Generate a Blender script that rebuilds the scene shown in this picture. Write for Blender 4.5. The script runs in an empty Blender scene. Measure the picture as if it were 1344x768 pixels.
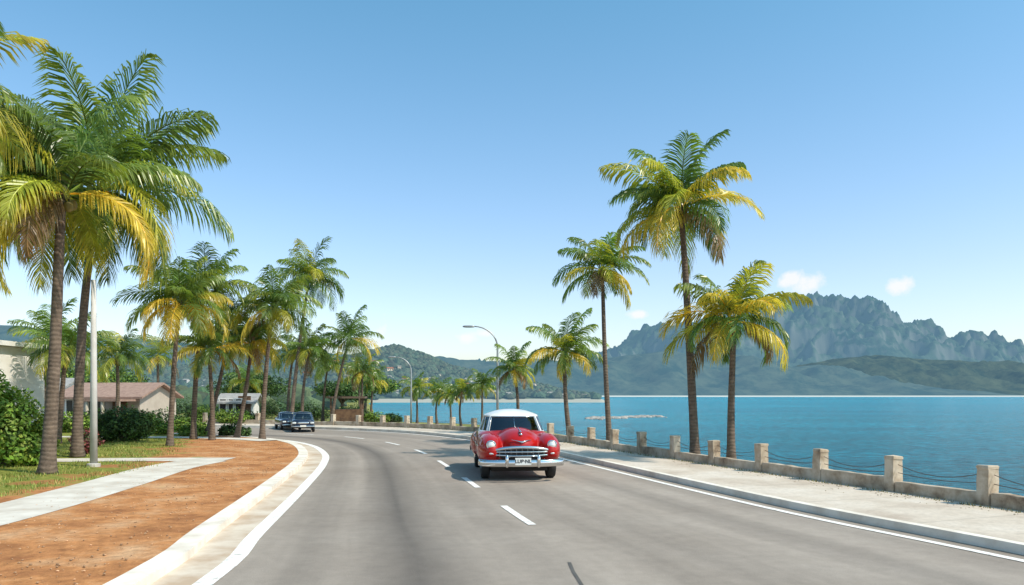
import bpy, math, random
from mathutils import Vector, Matrix, noise
R = random.Random(7)
scene = bpy.context.scene
V = Vector

# ------------------------------------------------------------------ helpers
class MB:
    def __init__(s):
        s.v=[]; s.f=[]; s.c=[]; s.uv=None
    def add(s, vs, fs, col=None):
        o=len(s.v); s.v.extend([tuple(p) for p in vs]); s.f.extend([tuple(i+o for i in f) for f in fs])
        if col is not None: s.c.extend([col]*len(vs))
    def box(s,c,d,rot=0,col=None):
        cx,cy,cz=c; dx,dy,dz=d[0]/2,d[1]/2,d[2]/2; cr,sr=math.cos(rot),math.sin(rot)
        vs=[]
        for z in(-dz,dz):
            for x,y in((-dx,-dy),(dx,-dy),(dx,dy),(-dx,dy)):
                vs.append((cx+x*cr-y*sr,cy+x*sr+y*cr,cz+z))
        s.add(vs,[(3,2,1,0),(4,5,6,7),(0,1,5,4),(1,2,6,5),(2,3,7,6),(3,0,4,7)],col)
    def tube(s,pts,rad,n=8,caps=True,col=None,sx=1.0):
        pts=[V(p) for p in pts]
        if not hasattr(rad,'__len__'): rad=[rad]*len(pts)
        vs=[];fs=[]
        for i,p in enumerate(pts):
            t=(pts[min(i+1,len(pts)-1)]-pts[max(i-1,0)]).normalized()
            ref=V((0,0,1)) if abs(t.z)<.9 else V((0,1,0))
            a=t.cross(ref).normalized(); b=a.cross(t).normalized()
            for k in range(n):
                th=2*math.pi*k/n
                vs.append(p+a*math.cos(th)*rad[i]*sx+b*math.sin(th)*rad[i])
        for i in range(len(pts)-1):
            for k in range(n):
                k2=(k+1)%n
                fs.append((i*n+k,i*n+k2,(i+1)*n+k2,(i+1)*n+k))
        if caps:
            fs.append(tuple(range(n))[::-1]); fs.append(tuple((len(pts)-1)*n+k for k in range(n)))
        s.add(vs,fs,col)
    def lathe(s,c,axis,prof,n=24,col=None):
        axis=V(axis).normalized(); ref=V((0,0,1)) if abs(axis.z)<.9 else V((0,1,0))
        a=axis.cross(ref).normalized(); b=axis.cross(a).normalized(); c=V(c)
        vs=[];fs=[]
        for o,r in prof:
            for k in range(n):
                th=2*math.pi*k/n
                vs.append(c+axis*o+(a*math.cos(th)+b*math.sin(th))*max(r,1e-4))
        for i in range(len(prof)-1):
            for k in range(n):
                k2=(k+1)%n; fs.append((i*n+k,i*n+k2,(i+1)*n+k2,(i+1)*n+k))
        s.add(vs,fs,col)
    def sell(s,c,r,e=2.5,nu=32,nv=20,col=None):
        vs=[];fs=[]
        def sp(x,p): return math.copysign(abs(x)**p,x)
        p=2.0/e
        for j in range(nv+1):
            ph=-math.pi/2+math.pi*j/nv
            for i in range(nu):
                th=2*math.pi*i/nu
                vs.append((c[0]+r[0]*sp(math.cos(ph),p)*sp(math.cos(th),p),
                           c[1]+r[1]*sp(math.cos(ph),p)*sp(math.sin(th),p),
                           c[2]+r[2]*sp(math.sin(ph),p)))
        for j in range(nv):
            for i in range(nu):
                i2=(i+1)%nu; fs.append((j*nu+i,j*nu+i2,(j+1)*nu+i2,(j+1)*nu+i))
        s.add(vs,fs,col)
    def mesh(s,name,smooth=False):
        me=bpy.data.meshes.new(name); me.from_pydata(s.v,[],s.f)
        if s.c and len(s.c)==len(s.v):
            a=me.color_attributes.new('Col','FLOAT_COLOR','POINT')
            flat=[]
            for c in s.c: flat.extend((c[0],c[1],c[2],1.0))
            a.data.foreach_set('color',flat)
        if s.uv:
            l=me.uv_layers.new(name='UVMap'); fl=[]
            for lp in me.loops: fl.extend(s.uv[lp.vertex_index])
            l.data.foreach_set('uv',fl)
        if smooth: me.polygons.foreach_set('use_smooth',[True]*len(me.polygons))
        me.update(); return me

def obj(name,data,mat=None,parent=None,loc=(0,0,0),rot=0,label=None,cat=None,kind=None,group=None):
    if isinstance(data,MB): data=data.mesh(name)
    o=bpy.data.objects.new(name,data); scene.collection.objects.link(o)
    if mat is not None and data is not None:
        if len(data.materials)==0: data.materials.append(mat)
    o.location=loc; o.rotation_euler=(0,0,rot)
    if parent: o.parent=parent
    if label: o['label']=label
    if cat: o['category']=cat
    if kind: o['kind']=kind
    if group: o['group']=group
    return o
def copy_tree(root,loc,rot=0,scale=1.0,label=None):
    def rec(o,par):
        n=o.copy(); scene.collection.objects.link(n)
        if par: n.parent=par
        for ch in list(o.children): rec(ch,n)
        return n
    n=rec(root,None); n.location=loc; n.rotation_euler=(0,0,rot); n.scale=(scale,)*3
    if label: n['label']=label
    return n

def catmull(pts,ds=0.6):
    P=[V((p[0],p[1],0)) for p in pts]; P=[P[0]*2-P[1]]+P+[P[-1]*2-P[-2]]
    out=[]
    for i in range(1,len(P)-2):
        a,b,c,d=P[i-1:i+3]; n=max(2,int((c-b).length/ds))
        for k in range(n):
            t=k/n
            out.append(0.5*((2*b)+(c-a)*t+(2*a-5*b+4*c-d)*t*t+(3*b-3*c+d-a)*t**3))
    out.append(P[-2]); return out
def offs(pl,o):
    out=[]
    for i,p in enumerate(pl):
        t=(pl[min(i+1,len(pl)-1)]-pl[max(i-1,0)]).normalized()
        out.append(p+V((t.y,-t.x,0))*o)
    return out
def ribbon(pl,o0,o1,z,name,nx=1,base=None):
    mb=MB(); uv=[]; n=nx+1; s=0; vs=[]
    rows=[offs(pl,o0+(o1-o0)*k/nx) for k in range(n)]
    for i in range(len(pl)):
        if i: s+=(pl[i]-pl[i-1]).length
        for k in range(n):
            p=rows[k][i]; vs.append((p.x,p.y,z)); uv.append((o0+(o1-o0)*k/nx,s))
    fs=[(i*n+k,i*n+k+1,(i+1)*n+k+1,(i+1)*n+k) for i in range(len(pl)-1) for k in range(nx)]
    mb.add(vs,fs)
    if base is not None:
        for k in (0,nx):
            w=[]
            for i in range(len(pl)):
                p=rows[k][i]; w+= [(p.x,p.y,z),(p.x,p.y,base)]; uv+=[(0,i*.6),(z-base,i*.6)]
            mb.add(w,[(2*i,2*i+2,2*i+3,2*i+1) for i in range(len(pl)-1)])
    mb.uv=uv
    return mb.mesh(name)

# ------------------------------------------------------------------ materials
def newmat(name):
    m=bpy.data.materials.new(name); m.use_nodes=True
    nt=m.node_tree; b=nt.nodes['Principled BSDF']; return m,nt,b
def N(nt,t,**kw):
    n=nt.nodes.new(t)
    for k,v in kw.items(): setattr(n,k,v)
    return n
def L(nt,a,b): nt.links.new(a,b)
def ramp(nt,fac,stops):
    r=N(nt,'ShaderNodeValToRGB'); e=r.color_ramp.elements
    while len(e)<len(stops): e.new(0.5)
    for i,(p,c) in enumerate(stops):
        e[i].position=p; e[i].color=(c[0],c[1],c[2],1) if hasattr(c,'__len__') else (c,c,c,1)
    L(nt,fac,r.inputs[0]); return r
def noisetex(nt,scale,detail=6,rough=.6,vec=None):
    n=N(nt,'ShaderNodeTexNoise'); n.inputs['Scale'].default_value=scale; n.inputs['Detail'].default_value=detail
    n.inputs['Roughness'].default_value=rough
    if vec: L(nt,vec,n.inputs['Vector'])
    return n
def mathn(nt,op,a,b=None,c=None,clamp=False):
    n=N(nt,'ShaderNodeMath',operation=op); n.use_clamp=clamp
    for i,x in enumerate((a,b,c)):
        if x is None: continue
        if isinstance(x,(int,float)): n.inputs[i].default_value=x
        else: L(nt,x,n.inputs[i])
    return n.outputs[0]
def mixc(nt,fac,a,b,mode='MIX'):
    n=N(nt,'ShaderNodeMix',data_type='RGBA',blend_type=mode)
    if isinstance(fac,(int,float)): n.inputs[0].default_value=fac
    else: L(nt,fac,n.inputs[0])
    for i,x in ((6,a),(7,b)):
        if hasattr(x,'__len__'): n.inputs[i].default_value=(x[0],x[1],x[2],1)
        else: L(nt,x,n.inputs[i])
    return n.outputs[2]
def bump(nt,b,h,strength=.4,dist=.02):
    n=N(nt,'ShaderNodeBump'); n.inputs['Strength'].default_value=strength; n.inputs['Distance'].default_value=dist
    L(nt,h,n.inputs['Height']); L(nt,n.outputs[0],b.inputs['Normal'])
def simple(name,c1,c2=None,scale=3,rough=.8,metal=0,bs=0.3,bd=.01,spec=.5,lo=.35,hi=.65,detail=6,coat=0):
    m,nt,b=newmat(name)
    b.inputs['Roughness'].default_value=rough; b.inputs['Metallic'].default_value=metal
    b.inputs['Specular IOR Level'].default_value=spec; b.inputs['Coat Weight'].default_value=coat
    if c2 is None: c2=tuple(x*.75 for x in c1)
    tc=N(nt,'ShaderNodeTexCoord'); n=noisetex(nt,scale,detail,vec=tc.outputs['Object'])
    r=ramp(nt,n.outputs[0],[(lo,c2),(hi,c1)]); L(nt,r.outputs[0],b.inputs['Base Color'])
    if bs>0:
        n2=noisetex(nt,scale*6,4,vec=tc.outputs['Object']); bump(nt,b,n2.outputs[0],bs,bd)
    return m
def leafmat(name,rough=.45,trans=.35,spec=.35):
    m,nt,b=newmat(name)
    a=N(nt,'ShaderNodeAttribute',attribute_name='Col')
    tc=N(nt,'ShaderNodeTexCoord'); n=noisetex(nt,2.2,3,vec=tc.outputs['Object'])
    r=ramp(nt,n.outputs[0],[(.3,.7),(.7,1.25)])
    c=mixc(nt,1.0,a.outputs['Color'],r.outputs[0],'MULTIPLY')
    L(nt,c,b.inputs['Base Color']); b.inputs['Roughness'].default_value=rough; b.inputs['Specular IOR Level'].default_value=spec
    t=N(nt,'ShaderNodeBsdfTranslucent'); c2=mixc(nt,1.0,c,(1.3,1.4,.7),'MULTIPLY'); L(nt,c2,t.inputs['Color'])
    mx=N(nt,'ShaderNodeMixShader'); mx.inputs[0].default_value=trans
    L(nt,b.outputs[0],mx.inputs[1]); L(nt,t.outputs[0],mx.inputs[2]); L(nt,mx.outputs[0],nt.nodes['Material Output'].inputs[0])
    return m
M_LEAF=leafmat('palm_leaf',.34,.42,.55); M_BUSH=leafmat('bush_leaf',.55,.2)

def asphalt():
    m,nt,b=newmat('asphalt')
    uv=N(nt,'ShaderNodeUVMap'); sep=N(nt,'ShaderNodeSeparateXYZ'); L(nt,uv.outputs[0],sep.inputs[0])
    tc=N(nt,'ShaderNodeTexCoord')
    big=noisetex(nt,.35,5,.55,tc.outputs['Object'])
    base=ramp(nt,big.outputs[0],[(.3,(.285,.237,.196)),(.7,(.355,.302,.255))])
    mp=N(nt,'ShaderNodeMapping'); mp.inputs['Scale'].default_value=(1.4,.05,1); L(nt,uv.outputs[0],mp.inputs[0])
    st=noisetex(nt,1.0,5,.55,mp.outputs[0]); sr=ramp(nt,st.outputs[0],[(.35,.78),(.6,1.06)])
    c=mixc(nt,.8,base.outputs[0],sr.outputs[0],'MULTIPLY')
    def band(x,w,d):
        q=mathn(nt,'SUBTRACT',sep.outputs[0],x); q=mathn(nt,'ABSOLUTE',q); q=mathn(nt,'DIVIDE',q,w)
        q=mathn(nt,'SUBTRACT',1.0,q,clamp=True); return mathn(nt,'MULTIPLY',q,d)
    bs=band(2.5,.9,.95)
    for x,w,d in((3.9,.6,.22),(1.1,.6,.25),(6.1,.6,.2),(8.1,.6,.2)):
        bs=mathn(nt,'ADD',bs,band(x,w,d))
    bs=mathn(nt,'MULTIPLY',bs,mathn(nt,'ADD',st.outputs[0],.25),clamp=True)
    c=mixc(nt,bs,c,(.085,.074,.066))
    fine=noisetex(nt,60,3,.7,tc.outputs['Object']); fr=ramp(nt,fine.outputs[0],[(.3,.75),(.7,1.2)])
    c=mixc(nt,.6,c,fr.outputs[0],'MULTIPLY')
    med=noisetex(nt,4,6,.7,tc.outputs['Object']); mr=ramp(nt,med.outputs[0],[(.3,.84),(.65,1.05)])
    c=mixc(nt,.8,c,mr.outputs[0],'MULTIPLY')
    L(nt,c,b.inputs['Base Color']); b.inputs['Roughness'].default_value=.85; b.inputs['Specular IOR Level'].default_value=.2
    bump(nt,b,fine.outputs[0],.5,.01); return m
M_ASPH=asphalt()
def paintmat():
    m,nt,b=newmat('road_paint'); tc=N(nt,'ShaderNodeTexCoord')
    n=noisetex(nt,9,8,.75,tc.outputs['Object']); r=ramp(nt,n.outputs[0],[(.36,(.42,.38,.34)),(.47,(.80,.76,.71))])
    L(nt,r.outputs[0],b.inputs['Base Color']); b.inputs['Roughness'].default_value=.7; return m
M_PAINT=paintmat()
def vergemat():
    m,nt,b=newmat('verge_soil'); tc=N(nt,'ShaderNodeTexCoord'); sep=N(nt,'ShaderNodeSeparateXYZ'); L(nt,tc.outputs['Object'],sep.inputs[0])
    n1=noisetex(nt,.9,8,.62,tc.outputs['Object']); n2=noisetex(nt,7,8,.7,tc.outputs['Object']); n3=noisetex(nt,40,4,.7,tc.outputs['Object'])
    d=ramp(nt,n1.outputs[0],[(.32,(.29,.12,.05)),(.5,(.48,.215,.085)),(.68,(.56,.33,.18))])
    d2=ramp(nt,n2.outputs[0],[(.32,.60),(.6,1.08)]); dirt=mixc(nt,.85,d.outputs[0],d2.outputs[0],'MULTIPLY')
    g=ramp(nt,n2.outputs[0],[(.3,(.10,.12,.022)),(.55,(.21,.22,.045)),(.75,(.36,.31,.10))])
    y=mathn(nt,'SUBTRACT',sep.outputs[1],19.5); y=mathn(nt,'MAXIMUM',y,0.0); y=mathn(nt,'MULTIPLY',y,.33)
    x=mathn(nt,'ADD',sep.outputs[0],9.4); x=mathn(nt,'ADD',x,y); x=mathn(nt,'MULTIPLY',x,-.9)
    nn=mathn(nt,'SUBTRACT',n1.outputs[0],.5); nn=mathn(nt,'MULTIPLY',nn,9.0)
    n4=mathn(nt,'SUBTRACT',n2.outputs[0],.5); n4=mathn(nt,'MULTIPLY',n4,3.0)
    f=mathn(nt,'ADD',x,nn); f=mathn(nt,'ADD',f,n4,clamp=True)
    c=mixc(nt,f,dirt,g.outputs[0]); fr=ramp(nt,n3.outputs[0],[(.3,.78),(.65,1.1)]); c=mixc(nt,.75,c,fr.outputs[0],'MULTIPLY')
    L(nt,c,b.inputs['Base Color']); b.inputs['Roughness'].default_value=.95; b.inputs['Specular IOR Level'].default_value=.1
    bump(nt,b,n2.outputs[0],.5,.04); return m
M_VERGE=vergemat()
M_GROUND=simple('ground_grass',(.28,.26,.09),(.12,.15,.04),.5,.95,spec=.1,bs=.5,bd=.05)
M_CONC=simple('concrete',(.50,.47,.42),(.36,.33,.29),1.6,.85,bs=.3,bd=.006)
M_PATH=simple('path_concrete',(.66,.61,.54),(.48,.42,.35),1.6,.88,bs=.2,bd=.004)
M_KERB=simple('kerb_concrete',(.74,.68,.59),(.58,.50,.41),1.6,.85,bs=.3,bd=.008,lo=.34,hi=.56,detail=9)
M_GUTTER=simple('gutter_sand',(.60,.51,.41),(.44,.32,.22),1.3,.9,bs=.3,bd=.008,lo=.38,hi=.60,detail=9)
def pavemat():
    m,nt,b=newmat('pavement_concrete'); uv=N(nt,'ShaderNodeUVMap'); sep=N(nt,'ShaderNodeSeparateXYZ'); L(nt,uv.outputs[0],sep.inputs[0])
    tc=N(nt,'ShaderNodeTexCoord'); n1=noisetex(nt,.7,8,.6,tc.outputs['Object']); n2=noisetex(nt,12,6,.7,tc.outputs['Object'])
    c0=ramp(nt,n1.outputs[0],[(.3,(.42,.335,.26)),(.5,(.55,.465,.375)),(.7,(.63,.555,.475))])
    n2r=ramp(nt,n2.outputs[0],[(.3,.78),(.6,1.06)]); c=mixc(nt,.8,c0.outputs[0],n2r.outputs[0],'MULTIPLY')
    v=mathn(nt,'DIVIDE',sep.outputs[1],2.4); v=mathn(nt,'FRACT',v); v=mathn(nt,'SUBTRACT',v,.5); v=mathn(nt,'ABSOLUTE',v)
    jr=ramp(nt,v,[(.0,.45),(.008,1.0)]); c=mixc(nt,.8,c,jr.outputs[0],'MULTIPLY')
    L(nt,c,b.inputs['Base Color']); b.inputs['Roughness'].default_value=.9; bump(nt,b,n2.outputs[0],.25,.008); return m
M_PAVE=pavemat()
def postmat():
    m,nt,b=newmat('weathered_concrete'); g=N(nt,'ShaderNodeNewGeometry')
    n=noisetex(nt,2.2,8,.66,g.outputs['Position']); r=ramp(nt,n.outputs[0],[(.30,(.16,.105,.065)),(.45,(.38,.29,.20)),(.63,(.56,.47,.36))])
    L(nt,r.outputs[0],b.inputs['Base Color']); b.inputs['Roughness'].default_value=.9
    n2=noisetex(nt,18,5,.7,g.outputs['Position']); bump(nt,b,n2.outputs[0],.4,.01); return m
M_POST=postmat()
def trunkmat():
    m,nt,b=newmat('palm_trunk'); g=N(nt,'ShaderNodeTexCoord'); w=N(nt,'ShaderNodeTexWave',bands_direction='Z')
    w.inputs['Scale'].default_value=2.9; w.inputs['Distortion'].default_value=4; w.inputs['Detail'].default_value=3
    L(nt,g.outputs['Object'],w.inputs['Vector']); n=noisetex(nt,5,6,.7,g.outputs['Object'])
    r=ramp(nt,n.outputs[0],[(.3,(.07,.048,.034)),(.7,(.20,.145,.105))]); wr=ramp(nt,w.outputs[0],[(.1,.75),(.6,1.08)])
    c=mixc(nt,.7,r.outputs[0],wr.outputs[0],'MULTIPLY'); L(nt,c,b.inputs['Base Color']); b.inputs['Roughness'].default_value=.9
    bump(nt,b,w.outputs[0],.35,.02); return m
M_TRUNK=trunkmat()
def watermat():
    m,nt,b=newmat('sea_water'); g=N(nt,'ShaderNodeNewGeometry')
    mp=N(nt,'ShaderNodeMapping'); mp.inputs['Scale'].default_value=(.45,1.0,1); L(nt,g.outputs['Position'],mp.inputs[0])
    a=noisetex(nt,2.0,7,.85,mp.outputs[0]); c=noisetex(nt,.3,5,.7,mp.outputs[0]); big=noisetex(nt,.012,4,.6,mp.outputs[0])
    mid=noisetex(nt,.06,6,.75,mp.outputs[0])
    h=mathn(nt,'ADD',a.outputs[0],mathn(nt,'MULTIPLY',c.outputs[0],2.5))
    col=ramp(nt,big.outputs[0],[(.35,(.0,.185,.265)),(.65,(.002,.265,.345))])
    dk=ramp(nt,a.outputs[0],[(.40,.2),(.58,1.7)]); cc=mixc(nt,.85,col.outputs[0],dk.outputs[0],'MULTIPLY')
    d3=ramp(nt,mid.outputs[0],[(.35,.74),(.65,1.2)]); cc=mixc(nt,.9,cc,d3.outputs[0],'MULTIPLY')
    L(nt,cc,b.inputs['Base Color']); b.inputs['Roughness'].default_value=.22; b.inputs['Specular IOR Level'].default_value=.22
    bump(nt,b,h,1.0,.6); return m
M_SEA=watermat()
def hillmat(name,lo,hi,scale,sand=None,haze_emit=0,rock=None,haze_col=(.20,.40,.60)):
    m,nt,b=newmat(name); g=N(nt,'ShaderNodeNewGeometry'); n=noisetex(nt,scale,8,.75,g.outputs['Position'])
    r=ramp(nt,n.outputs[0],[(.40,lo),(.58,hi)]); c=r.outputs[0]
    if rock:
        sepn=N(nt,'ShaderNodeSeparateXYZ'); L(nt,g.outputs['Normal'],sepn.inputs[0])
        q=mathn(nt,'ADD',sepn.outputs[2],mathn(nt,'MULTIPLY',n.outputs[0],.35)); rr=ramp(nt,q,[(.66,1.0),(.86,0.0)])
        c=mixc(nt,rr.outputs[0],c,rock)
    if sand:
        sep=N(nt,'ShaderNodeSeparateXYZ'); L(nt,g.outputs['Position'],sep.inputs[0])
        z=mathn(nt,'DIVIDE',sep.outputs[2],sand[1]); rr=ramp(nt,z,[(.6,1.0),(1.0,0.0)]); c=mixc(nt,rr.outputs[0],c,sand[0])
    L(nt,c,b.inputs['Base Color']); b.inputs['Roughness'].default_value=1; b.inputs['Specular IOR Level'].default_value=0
    if haze_emit:
        b.inputs['Emission Color'].default_value=(*haze_col,1); b.inputs['Emission Strength'].default_value=haze_emit  # distance haze painted in as an even bluish glow of the slopes
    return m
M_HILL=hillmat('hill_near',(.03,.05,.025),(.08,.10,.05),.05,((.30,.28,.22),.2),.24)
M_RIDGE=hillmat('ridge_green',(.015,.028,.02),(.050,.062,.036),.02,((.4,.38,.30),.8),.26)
M_MID=hillmat('ridge_blue_haze',(.012,.028,.02),(.046,.060,.038),.02,((.36,.35,.30),.8),.38)
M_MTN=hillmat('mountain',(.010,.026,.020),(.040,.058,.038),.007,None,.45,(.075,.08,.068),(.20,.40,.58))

# ------------------------------------------------------------------ sea + land
mb=MB(); mb.add([(-6000,-60,-1.5),(14000,-60,-1.5),(14000,14000,-1.5),(-6000,14000,-1.5)],[(0,1,2,3)])
obj('sea',mb,M_SEA,kind='structure',label='turquoise sea with small wind ripples')
coast=catmull([(14.2,-10),(12.1,8),(10.1,13.3),(5.9,25.9),(4.6,31),(3.2,36.5),(1.6,44),(-1,51),(-6,56),(-10.8,62),(-17,85),(-30,160),(-56,290),(-75,420)],1.5)
mb=MB(); vs=[]
for i,p in enumerate(coast):
    j=noise.noise(p*.35)*.35
    x=p.x+(j if p.y>33 else 0)
    vs+= [(x+1.2,p.y+.3,-2.2),(x,p.y,-.02),(-900,p.y,-.02)]
fs=[]
for i in range(len(coast)-1):
    fs+=[(3*i,3*i+3,3*i+4,3*i+1)[::-1],(3*i+1,3*i+4,3*i+5,3*i+2)[::-1]]
mb.add(vs,fs); obj('ground',mb,M_GROUND,kind='structure',label='grassy coastal ground')

left=catmull([(-3.0,-8),(-3.05,0),(-3.3,8.2),(-3.74,11.3),(-4.57,16.8),(-5.5,22.3),(-6.5,26.5),(-8.3,31.2),(-10.9,34.9),(-15,37.6),(-22,39.7),(-60,43)])
right=catmull([(12.2,-8),(9.4,1),(6.29,9.36),(4.57,13.9),(2.18,22.3),(0.65,27.5),(-1.0,32),(-3.1,36.3),(-6.0,40.5),(-10,43.9),(-16,46.8),(-26,49.5),(-60,53)])
fence=catmull([(11.0,5.5),(8.3,13.3),(3.95,25.9),(2.5,30.5),(.9,34.7),(-1.1,38.8),(-3.8,42.4),(-7.3,45.6),(-11.8,48.4),(-18,51),(-30,53.6),(-60,57)],.5)
def resamp(pl,n):
    d=[0]
    for i in range(1,len(pl)): d.append(d[-1]+(pl[i]-pl[i-1]).length)
    out=[];j=0
    for k in range(n):
        t=d[-1]*k/(n-1)
        while j<len(pl)-2 and d[j+1]<t: j+=1
        out.append(pl[j].lerp(pl[j+1],max(0,min(1,(t-d[j])/(d[j+1]-d[j]+1e-9)))))
    return out
A=resamp(offs(left,-.2),140); B=resamp(offs(right,.38),140)
mb=MB(); uv=[]; vs=[]; nx=8; s=0
for i in range(140):
    if i: s+=((A[i]+B[i])/2-(A[i-1]+B[i-1])/2).length
    for k in range(nx+1):
        p=A[i].lerp(B[i],k/nx); vs.append((p.x,p.y,0)); uv.append((10.2*k/nx,s))
mb.add(vs,[(i*(nx+1)+k,i*(nx+1)+k+1,(i+1)*(nx+1)+k+1,(i+1)*(nx+1)+k) for i in range(139) for k in range(nx)]); mb.uv=uv
obj('road',mb,M_ASPH,kind='structure',label='worn grey asphalt coastal road')
ctr=resamp([a.lerp(b,.46) for a,b in zip(A,B)],200)
obj('gutter',ribbon(left,-.62,-.12,.004,'gutter'),M_GUTTER,kind='structure',label='sandy concrete gutter strip')
obj('edge_line',ribbon(left,-.14,.08,.008,'edge_line'),M_PAINT,kind='structure',label='white painted road edge line')
obj('edge_line',ribbon(right,-.07,.07,.008,'edge_line'),M_PAINT,kind='structure',label='white painted road edge line')
obj('kerb',ribbon(left,-.90,-.60,.11,'kerb',base=-.01),M_KERB,kind='structure',label='pale concrete kerb')
obj('kerb',ribbon(right,.36,.52,.13,'kerb',base=-.01),M_KERB,kind='structure',label='pale concrete kerb')
mb=MB(); acc=[0]
for i in range(1,len(ctr)): acc.append(acc[-1]+(ctr[i]-ctr[i-1]).length)
def at(sv):
    for i in range(len(acc)-1):
        if acc[i+1]>=sv: return ctr[i].lerp(ctr[i+1],(sv-acc[i])/(acc[i+1]-acc[i]))
    return ctr[-1]
s0=next(acc[i] for i in range(len(acc)) if ctr[i].y>11.9)
k=-3
while s0+k*4.9+2.2<acc[-1]-2:
    st=s0+k*4.9; kk=k; k+=1
    if st<1 or kk in(-1,): continue
    pl=[at(st+2.1*q/5) for q in range(6)]
    l=offs(pl,-.065); r=offs(pl,.065)
    vs=[]
    for a,b in zip(l,r): vs+=[(a.x,a.y,.008),(b.x,b.y,.008)]
    mb.add(vs,[(2*i,2*i+1,2*i+3,2*i+2) for i in range(5)])
obj('centre_line',mb,M_PAINT,kind='structure',label='dashed white road centre line')
mb=MB(); pl=[V((.78,7.0,0)),V((.76,7.6,0)),V((.74,8.2,0)),V((.70,8.8,0)),V((.69,9.3,0))]
l=offs(pl,-.012); r=offs(pl,.03); vs=[]
for a,b in zip(l,r): vs+=[(a.x,a.y,.005),(b.x,b.y,.005)]
mb.add(vs,[(2*i,2*i+1,2*i+3,2*i+2) for i in range(4)])
obj('road_crack',mb,simple('tar',(.10,.09,.08)),kind='structure',label='dark tar seam in the asphalt')

mb=MB(); kl=offs(left,-.89); vs=[]; XS=[0,.03,.08,.2,1]
for p in kl:
    for q in XS: vs.append((p.x+(-80-p.x)*q,p.y,.10+.02*(q>0)))
n=len(XS); mb.add(vs,[(i*n+k,(i+1)*n+k,(i+1)*n+k+1,i*n+k+1)[::-1] for i in range(len(kl)-1) for k in range(n-1)])
obj('verge',mb,M_VERGE,kind='structure',label='orange dirt verge with patchy grass')
path=catmull([(-8.3,-6),(-8.3,8),(-8.25,12),(-8.6,16),(-9.1,20),(-9.0,22.2)])
obj('footpath',ribbon(path,-.72,.72,.126,'footpath'),M_PATH,kind='structure',label='pale concrete footpath')
path2=catmull([(-8.4,22.7),(-11,22.6),(-16,22.2),(-26,22)])
obj('footpath',ribbon(path2,-.6,.55,.130,'footpath'),M_PATH,kind='structure',label='pale concrete footpath')
path3=catmull([(-10.2,32.0),(-12.2,33.4),(-15.5,34.5),(-24,35)])
obj('footpath',ribbon(path3,-.5,.5,.126,'footpath'),M_PATH,kind='structure',label='pale concrete footpath')
A2=resamp(offs(right,.51),160); F2=resamp(offs(fence,.55),160)
mb=MB(); vs=[]; uv=[]; s=0
for i in range(160):
    a=A2[i]; b=min(F2,key=lambda q:(q-a).length)
    if i: s+=(A2[i]-A2[i-1]).length
    for k in range(4):
        p=a.lerp(b,k/3); vs.append((p.x,p.y,.12)); uv.append(((b-a).length*k/3,s))
    vs.append((b.x,b.y,-.1)); uv.append((0,s))
mb.add(vs,[(i*5+k,i*5+k+1,(i+1)*5+k+1,(i+1)*5+k) for i in range(159) for k in range(4)]); mb.uv=uv
obj('pavement',mb,M_PAVE,kind='structure',label='pale concrete seafront pavement')

# ------------------------------------------------------------------ terrain
def interp(tab,x):
    if x<=tab[0][0]: return tab[0][1]
    for (a,b),(c,d) in zip(tab,tab[1:]):
        if x<=c:
            t=(x-a)/(c-a); t=t*t*(3-2*t)*.4+t*.6; return b+(d-b)*t
    return tab[-1][1]
def ridge(name,tab,yf,yr,yb,nx,ny,mat,amp,fs,label,rid=.5,sharp=1.0,hf=1.0,oz=3.3,top=.15):
    x0,x1=tab[0][0],tab[-1][0]
    def h(x,y):
        H=interp(tab,x)
        v=(y-yf)/(yr-yf) if y<yr else (yb-y)/(yb-yr)
        v=max(0,min(1,v)); e=v**sharp; e=e*e*(3-2*e)*.4+e*.6
        p=V((x*fs,y*fs,oz))
        nz=noise.fractal(p,hf,2.1,7)*.55+(noise.ridged_multi_fractal(p*1.3,hf,2.1,6,1.0,2.0)-1.2)*rid
        dk=1 if H>60 else max(0,H/60)
        z=H*e+amp*nz*dk*(4*v*(1-v)*(1-top)+top)*min(1,v*6)-3*max(0,1-v*14)
        return z if H>0 else min(z,-1)-4
    mb=MB(); vs=[]
    for j in range(ny+1):
        y=yf+(yb-yf)*j/ny
        for i in range(nx+1):
            x=x0+(x1-x0)*i/nx; vs.append((x,y,h(x,y)-.3))
    mb.add(vs,[(j*(nx+1)+i,j*(nx+1)+i+1,(j+1)*(nx+1)+i+1,(j+1)*(nx+1)+i) for j in range(ny) for i in range(nx)])
    obj(name,mb.mesh(name,True),mat,kind='structure',label=label)
    return h
tabN=[(-900,46),(-523,42),(-403,38),(-343,32),(-283,26),(-223,22),(-163,21),(-133,26),(-109,35),(-91,39),(-73,34),(-43,22),(-13,15),(17,10),(40,4),(50,-10),(90,-14)]
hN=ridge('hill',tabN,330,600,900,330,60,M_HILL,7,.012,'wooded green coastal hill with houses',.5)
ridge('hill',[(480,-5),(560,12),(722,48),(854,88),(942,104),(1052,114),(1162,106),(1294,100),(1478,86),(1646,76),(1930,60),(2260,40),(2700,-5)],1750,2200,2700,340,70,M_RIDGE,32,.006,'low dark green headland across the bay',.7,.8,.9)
hM=ridge('hill',[(-1900,175),(-1300,160),(-1000,140),(-860,126),(-700,110),(-560,98),(-400,88),(-260,82),(-168,74),(-48,68),(42,74),(120,64),(222,78),(312,88),(372,70),(432,80),(520,54),(600,60),(680,34),(760,22),(860,-8)],1150,1500,1900,480,70,M_MID,20,.008,'hazy blue green foothills across the bay',.7,.75,.9)
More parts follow.
